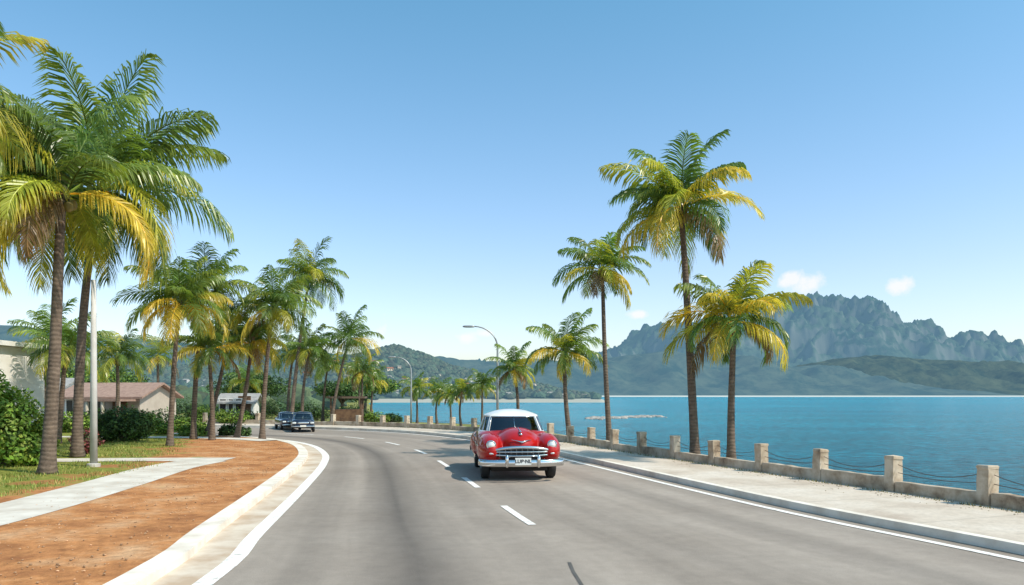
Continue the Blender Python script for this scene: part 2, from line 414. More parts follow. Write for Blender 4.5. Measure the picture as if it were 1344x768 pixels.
ridge('mountain',[(-300,80),(100,110),(272,146),(472,204),(520,216),(560,250),(632,296),(700,352),(752,372),(790,350),(880,356),(940,388),(1030,394),(1100,412),(1152,418),(1240,446),(1312,456),(1390,500),(1440,514),(1500,520),(1560,508),(1640,500),(1700,486),(1735,470),(1775,420),(1830,376),(1900,372),(1960,386),(2032,356),(2100,318),(2160,302),(2232,310),(2300,276),(2380,254),(2472,240),(2560,204),(2688,186),(2800,150),(3112,116),(3900,0)],2900,4000,5200,760,220,M_MTN,105,.0034,'large hazy mountain massif across the bay',.78,.6,.78,5.1,.10)
t=(1+5**.5)/2
iv=[V(p).normalized() for p in ((-1,t,0),(1,t,0),(-1,-t,0),(1,-t,0),(0,-1,t),(0,1,t),(0,-1,-t),(0,1,-t),(t,0,-1),(t,0,1),(-t,0,-1),(-t,0,1))]
iff=[(0,11,5),(0,5,1),(0,1,7),(0,7,10),(0,10,11),(1,5,9),(5,11,4),(11,10,2),(10,7,6),(7,1,8),(3,9,4),(3,4,2),(3,2,6),(3,6,8),(3,8,9),(4,9,5),(2,4,11),(6,2,10),(8,6,7),(9,8,1)]
mb=MB()
for i in range(12000):
    x=R.uniform(-620,60); y=330+(R.random()**.8)*285; z=hN(x,y)
    if z<.2: continue
    r=R.uniform(1.3,3.0); g=R.uniform(.6,1.4); col=(.045*g*R.uniform(.8,1.3),.065*g,.034*g)
    mb.add([(x+q.x*r*R.uniform(.7,1.2),y+q.y*r,z+.3+q.z*r*R.uniform(.7,1.25)) for q in iv],iff,col)
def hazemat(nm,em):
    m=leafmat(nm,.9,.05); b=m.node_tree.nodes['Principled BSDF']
    b.inputs['Emission Color'].default_value=(.20,.40,.60,1); b.inputs['Emission Strength'].default_value=em; return m  # same bluish glow paints air haze onto the distant foliage
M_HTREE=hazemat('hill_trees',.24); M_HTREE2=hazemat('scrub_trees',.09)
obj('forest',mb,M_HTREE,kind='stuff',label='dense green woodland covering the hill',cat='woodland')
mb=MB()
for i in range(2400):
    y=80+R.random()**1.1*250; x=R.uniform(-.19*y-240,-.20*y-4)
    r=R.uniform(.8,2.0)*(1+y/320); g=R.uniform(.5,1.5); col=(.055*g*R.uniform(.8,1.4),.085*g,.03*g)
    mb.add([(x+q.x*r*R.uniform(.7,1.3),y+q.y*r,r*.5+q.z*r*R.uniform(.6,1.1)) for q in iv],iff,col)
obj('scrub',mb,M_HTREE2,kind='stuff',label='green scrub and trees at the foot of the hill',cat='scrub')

# ------------------------------------------------------------------ houses
M_ROOFS=[simple('roof_tile',(.32,.13,.08),(.2,.09,.06),4),simple('roof_grey',(.36,.35,.33),(.24,.23,.22),4)]
M_WALLS=[simple('wall_white',(.80,.78,.73),(.68,.65,.59),1),simple('wall_cream',(.66,.58,.47),(.54,.46,.36),1),simple('wall_muted',(.50,.44,.37),(.40,.34,.28),1)]
M_WIN=simple('window_dark',(.03,.035,.04),(.02,.02,.025),2,.15,bs=0)
M_FARW=simple('far_wall',(.50,.50,.49),(.38,.38,.37),1)
def house_meshes(w,d,h,rh):
    a=MB(); a.box((0,0,h/2),(w,d,h))
    a.add([(-w/2,-d/2,h),(-w/2,d/2,h),(-w/2,0,h+rh),(w/2,-d/2,h),(w/2,d/2,h),(w/2,0,h+rh)],[(0,2,1),(3,4,5)])
    r=MB(); o=.35; th=.12; sl=rh/(d/2)
    for s in(-1,1):
        y0=s*(d/2+o); z0=h-o*sl+.03; z1=h+rh+.03
        vs=[(-w/2-o,y0,z0),(w/2+o,y0,z0),(w/2+o,0,z1),(-w/2-o,0,z1)]
        vs+= [(x,y,z+th) for x,y,z in vs]
        r.add(vs,[(0,1,2,3),(7,6,5,4),(0,4,5,1),(1,5,6,2),(3,2,6,7),(0,3,7,4)])
    return a,r
hm=[]
for (w,d,h,rh) in ((5,4,2.8,.9),(6.5,4.5,4.6,1.0),(4,3.5,2.6,.7)):
    a,r=house_meshes(w,d,h,rh); wn=MB(); wn.box((0,-.01,0),(w*.13,.06,.9))
    pos=[(x,-d/2,zz) for x in (-w*.3,0,w*.3) for zz in ([1.5] if h<4 else [1.4,3.5])]
    hm.append((a.mesh('wall'),r.mesh('roof'),wn.mesh('window'),pos)); hm[-1][2].materials.append(M_WIN)
def mini_house(loc,rot,k,wm,rm,lab,scl=1.0):
    e=obj('house',None,None,None,loc,rot,lab,'house',group='houses along the far shore'); e.scale=(scl,)*3
    for nm,me,mt in (('wall',hm[k][0],wm),('roof',hm[k][1],rm)):
        o=obj(nm,me,None,e)
        if len(me.materials)==0: me.materials.append(mt)
        o.material_slots[0].link='OBJECT'; o.material_slots[0].material=mt
    for p in hm[k][3]: obj('window',hm[k][2],None,e,p)
hr=random.Random(3)
for i in range(70):
    if i<48: y=hr.uniform(350,480); x=hr.uniform(-.17*y,.11*y-2)
    else: y=hr.uniform(345,520); x=hr.uniform(-.6*y,-.15*y)
    z=hN(x,y)
    if z<.5: continue
    mini_house((x,y,z+.1),hr.uniform(-.6,.6),hr.randrange(3),(M_FARW,M_FARW,M_WALLS[1])[hr.randrange(3)],M_ROOFS[hr.randrange(2)],'small white house on a wooded shore hillside',hr.uniform(.35,.65))

def detail_house(name,loc,rot,w,d,h,rh,wm,rm,label,porch=True):
    e=obj(name,None,None,None,loc,rot,label,'house')
    a,r=house_meshes(w,d,h,rh); obj('wall',a,wm,e); obj('roof',r,rm,e)
    for x in (-w*.33,-w*.05):
        q=MB(); q.box((x,-d/2-.01,1.25),(.9,.06,.9)); wo=obj('window',q,M_WIN,e)
        f=MB()
        for dx in(-.5,0,.5): f.box((x+dx,-d/2-.04,1.25),(.07,.09,1.07))
        for dz in(-.5,.5): f.box((x,-d/2-.045,1.25+dz),(1.12,.1,.07))
        obj('frame',f,M_WALLS[0],wo)
    q=MB(); q.box((w*.25,-d/2-.01,1.0),(.9,.06,1.9)); obj('door',q,simple('door_wood',(.16,.08,.04)),e)
    if porch:
        q=MB(); q.box((w*.28,-d/2-1.0,h-.18),(w*.42,2.0,.12)); obj('porch_roof',q,rm,e)
        for x in(w*.09,w*.28,w*.47):
            q=MB(); q.tube([(x,-d/2-1.85,0),(x,-d/2-1.85,h-.24)],.1,10); obj('column',q,M_WALLS[1],e)
    return e
h1=detail_house('house',(-24.4,47.5,0),-.10,5.0,4.0,1.9,.75,M_WALLS[2],simple('roof_muted',(.36,.235,.18),(.25,.155,.12),5),'low muted house with faded terracotta roof and porch')
detail_house('house',(-31.5,50,0),.1,5,4.5,2.2,.8,M_WALLS[0],M_ROOFS[1],'low white house with grey roof behind shrubs',False)
detail_house('hut',(-20.3,57,0),.1,2.2,2.2,1.5,.5,M_WALLS[0],M_ROOFS[1],'small white roadside hut with grey roof',False)
k=obj('kiosk',None,None,None,(-11.9,55,0),.1,'brown wooden seaside kiosk with flat roof','kiosk')
q=MB(); q.box((0,0,.5),(2.2,1.6,1.0)); obj('counter',q,simple('kiosk_wood',(.2,.11,.06),(.1,.05,.03),4),k)
q=MB(); q.box((0,0,1.85),(2.7,2.1,.14)); obj('roof',q,simple('kiosk_roof',(.15,.1,.07)),k)
for x in(-1.05,1.05):
    for y in(-.75,.75):
        q=MB(); q.box((x,y,1.39),(.12,.12,.78)); obj('post',q,bpy.data.materials['kiosk_wood'],k)
b=obj('building',None,None,None,(-22.6,26,0),-.02,'white flat-roofed building behind a leafy hedge','building')
q=MB(); q.box((0,0,1.95),(6.4,11,3.9)); obj('wall',q,M_WALLS[0],b)
q=MB(); q.box((0,0,4.0),(6.9,11.5,.18)); obj('roof',q,M_WALLS[0],b)
for y in(-3.4,.2):
    q=MB(); q.box((3.2,y,2.3),(.06,1.0,.8)); w_=obj('window',q,M_WIN,b)
    q=MB(); q.box((3.24,y,1.84),(.14,1.2,.08)); obj('sill',q,M_WALLS[1],w_)

# ------------------------------------------------------------------ fence
M_WIRE=simple('rusty_wire',(.06,.045,.035),rough=.6,bs=0)
facc=[0]
for i in range(1,len(fence)): facc.append(facc[-1]+(fence[i]-fence[i-1]).length)
def fat(s):
    for i in range(len(facc)-1):
        if facc[i+1]>=s: return fence[i].lerp(fence[i+1],(s-facc[i])/(facc[i+1]-facc[i]))
s13=next(facc[i] for i in range(len(facc)) if fence[i].y>=13.3)
fr=obj('sea_fence',None,None,None,(8.3,13.3,0),0,'weathered concrete post fence with sagging wires along the sea','fence')
posts=[fat(s13+2.06*k) for k in range(-3,26)]
def postmesh(w,seed):
    q=MB(); rr=random.Random(seed)
    z=[.1,.3,.55,.76,.765,.81,.825]; ws=[w*1.02,w,w*.99,w*.98,w*1.04,w*1.04,w*.92]; vs=[]
    for zz,ww in zip(z,ws):
        for sx,sy in((-1,-1),(1,-1),(1,1),(-1,1)): vs.append((sx*ww/2+rr.uniform(-.008,.008),sy*ww/2+rr.uniform(-.008,.008),zz+rr.uniform(-.008,.008)))
    f=[(3,2,1,0)]+[(i*4+k,i*4+(k+1)%4,(i+1)*4+(k+1)%4,(i+1)*4+k) for i in range(6) for k in range(4)]+[(24,25,26,27)]
    q.add(vs,f); return q.mesh('post')
for i,p in enumerate(posts):
    nx_=posts[min(i+1,len(posts)-1)]-posts[max(i-1,0)]; ang=math.atan2(nx_.y,nx_.x)
    o=obj('post',postmesh(.235,i),M_POST,fr,(p.x-8.3,p.y-13.3,R.uniform(-.05,.02)),ang+R.uniform(-.06,.06)); o.rotation_euler[0]=R.uniform(-.03,.03)
    m=o.modifiers.new('b','BEVEL'); m.width=.012; m.segments=2
    if i<len(posts)-1:
        nxt=posts[i+1]; mid=(p+nxt)/2; dd=nxt-p; a2=math.atan2(dd.y,dd.x)
        q=MB(); ln=dd.length-.255; nn=8; vs=[]
        hh=.36+R.uniform(-.03,.03)
        for j in range(nn+1):
            x=-ln/2+ln*j/nn; u=R.uniform(-.012,.012); vs+=[(x,-.095,.1),(x,.095,.1),(x,.09,hh+u),(x,-.09,hh+u)]
        f=[(0,3,2,1)]+[(4*j+k,4*j+4+k,4*j+4+(k+1)%4,4*j+(k+1)%4)[::-1] for j in range(nn) for k in range(4)]+[(4*nn,4*nn+1,4*nn+2,4*nn+3)]
        q.add(vs,f); o=obj('plinth_beam',q,M_POST,fr,(mid.x-8.3,mid.y-13.3,0),a2)
        m=o.modifiers.new('b','BEVEL'); m.width=.012; m.segments=2
        for z0,sag in((.66,.14),(.50,.05)):
            q=MB(); q.tube([(-ln/2+ln*j/10,0,z0-sag*(1-(2*j/10-1)**2)) for j in range(11)],.007,5)
            obj('wire',q,M_WIRE,fr,(mid.x-8.3,mid.y-13.3,0),a2)

# ------------------------------------------------------------------ palms
def rgbj(c,r,a=.2): 
    k=1+r.uniform(-a,a); return (c[0]*k*(1+r.uniform(-.1,.1)),c[1]*k,c[2]*k)
GREEN=(.110,.185,.040); DGREEN=(.062,.115,.032); LGREEN=(.25,.32,.06); YEL=(.57,.42,.050); YG=(.34,.38,.055); BRN=(.22,.13,.06)
def frond(mb,base,az,el0,Ln,bend,col,tip,r,nl,wl):
    n=12; P=[V(base)]; T=[]; a=az; step=Ln/n; tw=r.uniform(-.35,.35)
    for i in range(n+1):
        t=i/n; el=el0-bend*t**1.35; a=az+tw*t*t
        d=V((math.cos(el)*math.cos(a),math.cos(el)*math.sin(a),math.sin(el))); T.append(d)
        if i<n: P.append(P[-1]+d*step)
    rc=(col[0]*1.5+.05,col[1]*1.3+.05,col[2]+.01)
    mb.tube(P,[.024*Ln/3*(1-.8*i/n)+.004 for i in range(n+1)],4,False,rc)
    hang=r.uniform(.4,1.0); roll=r.uniform(-.5,.5)
    for i in range(nl):
        t=.11+.89*(i+.5)/nl; k=min(int(t*n),n-1); f=t*n-k
        p=P[k].lerp(P[k+1],f); Td=T[k].lerp(T[k+1],f).normalized()
        side=V((-math.sin(a),math.cos(a),0)); side=(side-Td*side.dot(Td)).normalized(); up=side.cross(Td)
        if up.z<0 and el0>0: up=-up
        ca,sa=math.cos(roll),math.sin(roll); s2=side*ca+up*sa; u2=up*ca-side*sa
        fan=.50+.70*t**1.5
        ll=Ln*.37*(math.sin(math.pi*min(1,.18+.76*t))**.55)*r.uniform(.84,1.08)
        if t>.94: ll*=.75
        for s in(-1,1):
            if r.random()<.03: continue
            d=(s2*s*math.cos(fan)+Td*math.sin(fan)+u2*r.uniform(.0,.28)+V((r.gauss(0,.04),r.gauss(0,.04),0))).normalized()
            p1=p+d*ll*.36
            d2=(d+V((0,0,-hang*r.uniform(.7,1.4)))).normalized(); p2=p1+d2*ll*.36
            d3=(d2+V((0,0,-hang*1.4))).normalized(); p3=p2+d3*ll*.32
            w=(Td+u2*r.uniform(-.5,.5))*(wl*.5)
            m_=(r.uniform(0,.35)+.45*t*t); c0=tuple(col[j]+(tip[j]-col[j])*m_*.5 for j in range(3)); c1=tuple(col[j]+(tip[j]-col[j])*min(1,m_+.25) for j in range(3))
            oo=len(mb.v)
            mb.v+= [tuple(p-w*.6),tuple(p+w*.6),tuple(p1+w),tuple(p1-w),tuple(p2+w*.8),tuple(p2-w*.8),tuple(p3)]
            mb.f+= [(oo,oo+1,oo+2,oo+3),(oo+3,oo+2,oo+4,oo+5),(oo+5,oo+4,oo+6)]
            mb.c+= [c0]*4+[c1]*3
M_COCO=simple('coconut',(.22,.18,.05),(.14,.11,.03),6,.6)
def palm(base,top,Ln,nf,yel,tr,seed,label,nl=38,wl=.052,wind=(0,0),elmin=-.4,z0=0.0,grp='palms along the coastal road'):
    r=random.Random(seed); bx,by=base; tx,ty,tz=top
    e=obj('palm_tree',None,None,None,(bx,by,z0),0,label,'palm tree',group=grp)
    dx,dy=tx-bx,ty-by; H=tz-z0
    pts=[];rad=[]; n=26; bow=r.uniform(-.14,.14)
    for i in range(n+1):
        t=i/n; pts.append((dx*(t**1.4)+bow*math.sin(math.pi*t),dy*t+.05*math.sin(5*t),-.08+(H+.08)*t))
        rr=tr*(1-.42*t)*(1+.65*math.exp(-t*H/.30))*(1+r.uniform(-.02,.02)); rad.append(rr)
    mb=MB(); mb.tube(pts,rad,14); obj('trunk',mb.mesh('trunk',True),M_TRUNK,e)
    mb=MB(); C=V((dx,dy,H))
    mb.sell((dx,dy,H+.02),(tr*.95,tr*.95,tr*1.5),2,12,8,(.12,.11,.04))
    for i in range(nf):
        q=(i+.5)/nf; az=i*2.39996+r.uniform(-.3,.3); el=1.42-(1.42-elmin)*q**.9+r.uniform(-.14,.14)
        L_=Ln*(1.02-.14*q)*r.uniform(.84,1.12)
        y=r.random(); yq=yel*(1.5*q*q) if yel<.5 else yel
        if q>.9 and r.random()<.3: col,tip=BRN,(.3,.2,.1)
        elif y<yq: col,tip=rgbj(YEL,r),rgbj((.64,.51,.08),r)
        elif y<yq+.30*q+(.25 if yel>.4 else 0): col,tip=rgbj(YG,r),rgbj(YEL,r)
        else: col,tip=rgbj(r.choice((GREEN,DGREEN,GREEN,GREEN)),r,.25),rgbj(LGREEN if r.random()<.75 else YG,r)
        bend=(.75+1.05*min(1,q*1.6))*r.uniform(.8,1.25)
        if q>.75: bend*=.8
        wx=math.cos(az)+wind[0]; wy=math.sin(az)+wind[1]; az2=math.atan2(wy,wx)
        b0=C+V((math.cos(az)*tr*.5,math.sin(az)*tr*.5,.05))
        frond(mb,b0,az2,el,L_,bend,col,tip,r,nl,wl)
    obj('crown',mb,M_LEAF,e)
    if Ln>1.9:
        for j in range(r.randint(3,6)):
            a=r.uniform(0,6.28); cm=MB(); cm.sell((dx+math.cos(a)*tr*1.3,dy+math.sin(a)*tr*1.3,H-.18-r.random()*.15),(.11,.11,.14),2,10,8)
            obj('coconut',cm.mesh('coconut',True),M_COCO,e)
G='tall green coconut palm with arching fronds'
palm((5.65,23.5),(5.2,23.5,7.75),2.65,25,.22,.145,11,'tall slender coconut palm behind the concrete fence',50,.052)
palm((6.45,22.4),(6.5,22.4,4.15),2.25,23,.32,.125,12,'short coconut palm with yellow lower fronds behind the fence',46,.05)
palm((3.85,30.0),(3.55,30.0,6.9),2.05,22,.2,.115,13,'slender coconut palm behind the seafront fence',40,.05)
palm((2.6,34.0),(2.35,34.0,3.9),2.0,21,.3,.12,14,'short coconut palm leaning beside the sea fence',38,.05,wind=(.1,0))
palm((0.2,37.8),(0.1,37.8,3.25),1.55,19,.2,.10,15,'small coconut palm beside the sea fence',30,.048)
for i,(x,y,z,l) in enumerate(((-1.8,45.5,2.5,1.3),(-3.1,47,2.2,1.2),(-5.1,52,2.2,1.35),(-6.3,50.5,2.4,1.25),(-4.0,50,2.0,1.1))):
    palm((x,y),(x+R.uniform(-.2,.2),y,z),l,16,.2,.08,30+i,'small distant palm with yellowing fronds near the shore',20,.058)
palm((-9.9,12.4),(-10.2,12.5,6.9),2.4,22,.48,.15,41,'yellow-fronded coconut palm beside the footpath',56,.044,z0=.12)
palm((-11.35,18.6),(-10.95,18.6,6.9),3.1,29,.46,.165,42,'large yellow-green coconut palm leaning with dark trunk',70,.05,z0=.12,wind=(-.85,-.1),elmin=-.45)
palm((-13.4,23.5),(-12.7,23.5,8.3),4.0,29,.08,.155,43,'large tall green coconut palm with long fronds',76,.058,z0=.12,wind=(.3,0),elmin=-.6)
palm((-12.8,28.5),(-12.4,28.5,5.4),2.2,24,.38,.11,44,'coconut palm with yellow lower fronds on the verge',44,.048,z0=.12)
palm((-13.8,33),(-13.3,33,6.5),2.3,23,.12,.12,45,G,42,.05,z0=.12)
palm((-14.4,36),(-13.3,36,4.9),2.2,21,.25,.11,46,G,38,.052,z0=.12)
palm((-10.95,33.4),(-10.45,33.4,5.8),2.3,24,.18,.115,47,'slender leaning coconut palm at the road bend',42,.05,z0=.12)
palm((-14.5,50),(-13.3,50,9.6),2.9,24,.1,.14,48,G,40,.06)
palm((-13.9,50.5),(-13.4,50.5,4.9),2.3,20,.2,.12,49,G,32,.058)
palm((-12.1,51),(-10.9,51,5.7),2.4,21,.18,.12,50,G,32,.058)
palm((-13.9,56),(-13.5,56,4.2),2.0,18,.2,.11,51,G,26,.058)
palm((-11.2,55.5),(-10.9,55.5,3.7),1.7,18,.2,.10,52,G,24,.058)
palm((-10.8,58),(-10.6,58,3.0),1.5,17,.2,.10,53,G,22,.058)
palm((-20.9,40),(-20.7,40,4.0),2.0,18,.1,.12,54,G,28,.056,z0=.0)
palm((-21.2,34.5),(-20.8,34.5,4.5),2.1,18,.1,.12,55,G,28,.056,z0=.12)
palm((-12.4,34.3),(-11.7,34.3,4.3),1.9,20,.3,.11,56,G,34,.05,z0=.12)
palm((-12.8,32.5),(-12.9,32.5,3.9),1.8,18,.3,.11,58,G,34,.05,z0=.12)
palm((-15.6,53),(-15.2,53,4.8),2.2,18,.15,.12,59,G,26,.058)
palm((-22.9,66),(-22.9,66,3.2),2.0,17,.1,.12,60,G,22,.06)
palm((-17.9,30),(-17.5,30,3.8),1.8,18,.1,.12,61,G,30,.052,z0=.12)
palm((-26,56),(-26,56,4.8),2.2,17,.1,.13,63,G,22,.06)
palm((-13.2,66),(-13.2,66,3.4),1.9,17,.15,.12,65,G,20,.06)

# ------------------------------------------------------------------ shrubs
def shrub(name,loc,lobes,nleaf,size,cols,seed,label,cat='shrub',stem=True):
    r=random.Random(seed); e=obj(name,None,None,None,loc,0,label,cat)
    mb=MB()
    for k in range(nleaf):
        c,rad=r.choice(lobes); d=V((r.gauss(0,1),r.gauss(0,1),r.gauss(0,1))).normalized()
        rr=1+.22*noise.noise(d*2.3+V(c)*1.7)*2; q=r.random()**.25
        p=V(c)+V((d.x*rad[0],d.y*rad[1],d.z*rad[2]))*rr*q
        if p.z<.02: p.z=r.uniform(.02,.3)
        a=V((r.gauss(0,1),r.gauss(0,1),r.gauss(0,.7))).normalized(); b_=a.cross(d+V((.1,.2,.3))).normalized()
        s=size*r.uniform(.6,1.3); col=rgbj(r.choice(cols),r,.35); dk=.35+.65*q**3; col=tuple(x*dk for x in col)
        mb.add([p-a*s*.5,p+b_*s*.28,p+a*s*.5,p-b_*s*.28],[(0,1,2,3)],col)
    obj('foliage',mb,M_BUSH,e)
    if stem:
        q=MB()
        for k in range(5):
            a=r.uniform(0,6.28); c,rad=r.choice(lobes)
            q.tube([(0,0,-.05),(c[0]*.5+.1*math.cos(a),c[1]*.5,c[2]*.5),(c[0],c[1],c[2])],[.05,.035,.012],6)
        obj('branch',q,M_TRUNK,e)
LG=[(.20,.32,.04),(.14,.25,.03),(.30,.38,.06)]; DG=[(.06,.12,.028),(.09,.16,.035),(.04,.085,.022)]
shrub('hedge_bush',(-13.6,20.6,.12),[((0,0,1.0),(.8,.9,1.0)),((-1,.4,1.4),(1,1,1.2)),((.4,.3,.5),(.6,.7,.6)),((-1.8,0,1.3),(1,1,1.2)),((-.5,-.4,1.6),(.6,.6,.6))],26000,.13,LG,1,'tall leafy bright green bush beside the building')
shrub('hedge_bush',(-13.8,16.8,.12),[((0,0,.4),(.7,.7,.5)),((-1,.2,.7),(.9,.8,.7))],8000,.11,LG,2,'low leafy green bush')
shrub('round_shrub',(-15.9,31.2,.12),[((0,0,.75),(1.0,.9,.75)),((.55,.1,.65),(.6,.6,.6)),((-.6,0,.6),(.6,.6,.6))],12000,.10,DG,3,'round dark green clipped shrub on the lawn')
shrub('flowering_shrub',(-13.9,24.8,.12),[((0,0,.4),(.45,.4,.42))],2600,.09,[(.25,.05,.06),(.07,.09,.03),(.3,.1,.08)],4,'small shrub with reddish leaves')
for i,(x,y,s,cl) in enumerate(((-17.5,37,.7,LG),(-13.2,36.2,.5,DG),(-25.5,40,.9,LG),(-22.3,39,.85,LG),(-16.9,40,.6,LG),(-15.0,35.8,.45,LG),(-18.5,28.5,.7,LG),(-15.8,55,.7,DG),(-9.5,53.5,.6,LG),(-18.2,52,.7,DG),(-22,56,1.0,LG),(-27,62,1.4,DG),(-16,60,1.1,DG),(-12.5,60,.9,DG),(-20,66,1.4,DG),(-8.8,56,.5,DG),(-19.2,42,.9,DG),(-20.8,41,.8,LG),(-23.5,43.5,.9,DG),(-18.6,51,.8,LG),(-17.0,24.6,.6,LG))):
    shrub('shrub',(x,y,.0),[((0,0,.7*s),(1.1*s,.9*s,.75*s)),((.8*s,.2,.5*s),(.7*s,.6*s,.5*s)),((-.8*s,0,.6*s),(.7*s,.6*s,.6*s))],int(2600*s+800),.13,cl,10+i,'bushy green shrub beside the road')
def tree(loc,h,w,seed,cols,label):
    r=random.Random(seed); e=obj('broadleaf_tree',None,None,None,loc,0,label,'tree')
    q=MB(); q.tube([(0,0,-.05),(.1,0,h*.3),(0,.1,h*.6)],[.2,.15,.1],8); lobes=[]
    for k in range(9):
        a=k*2.4; rr=w*.55*r.random()**.5; c=(rr*math.cos(a),rr*math.sin(a),h*r.uniform(.5,.85)); lobes.append((c,(w*.36,w*.36,h*.18)))
        q.tube([(0,0,h*.3),(c[0]*.5,c[1]*.5,(h*.35+c[2])/2),c],[.1,.06,.02],6)
    obj('trunk',q,M_TRUNK,e); mb=MB()
    for k in range(7000):
        c,rad=r.choice(lobes); d=V((r.gauss(0,1),r.gauss(0,1),r.gauss(0,1))).normalized(); t_=r.random()**.3
        p=V(c)+V((d.x*rad[0],d.y*rad[1],d.z*rad[2]))*t_*(1+.3*noise.noise(d*3+V(c)))
        a=V((r.gauss(0,1),r.gauss(0,1),r.gauss(0,1))).normalized(); b_=a.cross(d+V((.1,.2,.3))).normalized(); s=.24*r.uniform(.6,1.3)
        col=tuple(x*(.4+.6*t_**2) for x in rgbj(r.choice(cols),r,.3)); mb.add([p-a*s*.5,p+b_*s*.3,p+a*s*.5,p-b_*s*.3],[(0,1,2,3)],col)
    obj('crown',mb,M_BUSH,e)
for i,(x,y,h,w) in enumerate(((-30,56,3.8,4.2),(-26,76,4.4,6),(-37,66,5,6),(-17,76,4.0,4.5),(-17,88,4.6,5))):
    tree((x,y,0),h,w,70+i,DG if i%2 else DG+LG,'dense green broadleaf tree behind the palms')

mb=MB(); r=random.Random(5)
for k in range(26000):
    y=r.uniform(11,33); x=-9.6-.33*max(0,y-19.5)-abs(r.gauss(0,1))*3.4+r.gauss(0,.3)
    if 21.9<y<23.4: continue
    if x>-9.5 and y<22: continue
    if noise.noise(V((x*.9,y*.9,1)))<-.12: continue
    g=r.uniform(.6,1.4); col=r.choice(((.20*g,.26*g,.04*g),(.15*g,.22*g,.035*g),(.40*g,.34*g,.10*g)))
    a=r.uniform(0,6.28); h=r.uniform(.03,.10); w=.008; dx,dy=math.cos(a),math.sin(a)
    mb.add([(x-dy*w,y+dx*w,.115),(x+dy*w,y-dx*w,.115),(x+dx*h*.5,y+dy*h*.5,.12+h)],[(0,1,2)],col)
for k in range(1300):
    p=fat(r.uniform(1,45)); p=p+V((-.25-.1*r.random(),-.1,0))
    h=r.uniform(.02,.07); a=r.uniform(0,6.28); g=r.uniform(.6,1.3)
    mb.add([(p.x-.01,p.y,.115),(p.x+.01,p.y,.115),(p.x+math.cos(a)*h*.5,p.y+math.sin(a)*h*.5,.12+h)],[(0,1,2)],(.16*g,.15*g,.05*g))
obj('grass',mb,M_BUSH,kind='stuff',label='short patchy grass tufts on the verge',cat='grass')
mb=MB(); i=0
for k in range(1500):
    y=7+r.random()**1.5*24; i=min(range(len(left)),key=lambda q:abs(left[q].y-y)) if k%8==0 else i
    x=left[i].x-1.1-r.random()*3.2; yy=left[i].y+r.uniform(-.8,.8); s=r.uniform(.006,.02); g=r.uniform(.6,1.4)
    mb.add([(x+q.x*s*r.uniform(.7,1.3),yy+q.y*s,.121+q.z*s*.6) for q in iv],iff,(.5*g,.3*g,.17*g))
for k in range(300):
    p=fat(r.uniform(3,30)); s=r.uniform(.008,.02); g=r.uniform(.7,1.2); x=p.x-.3-abs(r.gauss(0,.3)); yy=p.y-.1
    mb.add([(x+q.x*s*r.uniform(.7,1.3),yy+q.y*s,.123+q.z*s*.7) for q in iv],iff,(.44*g,.36*g,.27*g))
obj('gravel',mb,M_BUSH,kind='stuff',label='loose pebbles on the orange dirt verge',cat='gravel')
M_ROCK=simple('rock',(.40,.37,.33),(.22,.2,.18),.8,.9,bs=.5,bd=.1)
mb=MB()
for k in range(120):
    x=r.uniform(11,24); y=118+(x-18)*.9+r.gauss(0,1.6); s=r.uniform(.2,.65)
    mb.add([(x+q.x*s*r.uniform(.7,1.3),y+q.y*s*r.uniform(.7,1.3),-1.5+q.z*s*.5+.02) for q in iv],iff)
obj('rocks',mb,M_ROCK,kind='stuff',label='low line of pale rocks in the sea',cat='rocks')

# ------------------------------------------------------------------ street lamps + pole
M_STEEL=simple('galvanised',(.42,.43,.43),(.33,.34,.34),3,.45,.5,bs=0)
def lamp(loc,h,arm):
    e=obj('street_lamp',None,None,None,loc,0,'grey curved-arm street lamp by the sea fence','street lamp',group='street lamps')
    q=MB(); pts=[(0,0,-.05),(0,0,h*.4),(0,0,h*.80)]
    for k in range(1,9):
        a=k/8*math.pi*.5; pts.append((-arm*(1-math.cos(a)),0,h*.80+h*.2*math.sin(a)))
    q.tube(pts,[.075,.065,.05]+[.045-.002*k for k in range(8)],10); obj('pole',q.mesh('pole',True),M_STEEL,e)
    q=MB(); q.lathe((0,0,0),(0,0,1),[(0,.13),(.25,.12),(.27,.08)],12); obj('base',q,M_STEEL,e)
    q=MB(); q.sell((-arm-.25,0,h-.01),(.32,.11,.06),3,16,10); obj('lamp_head',q.mesh('lamp_head',True),M_STEEL,e)
    return e
lp=lamp((-.75,39.6,.1),5.5,1.25)
copy_tree(lp,(-6.3,47.6,0),0,.80)
e=obj('utility_pole',None,None,None,(-11.2,20.4,.12),0,'plain pale grey concrete pole beside the footpath','pole')
q=MB(); q.tube([(0,0,-.05),(0,0,2.5),(0,0,5.0)],[.095,.08,.065],14); obj('shaft',q.mesh('shaft',True),simple('pole_grey',(.56,.55,.52),(.44,.42,.39),2,.7),e)
q=MB(); q.lathe((0,0,0),(0,0,1),[(-.02,.17),(.08,.17),(.1,.1)],14); obj('collar',q,M_CONC,e)

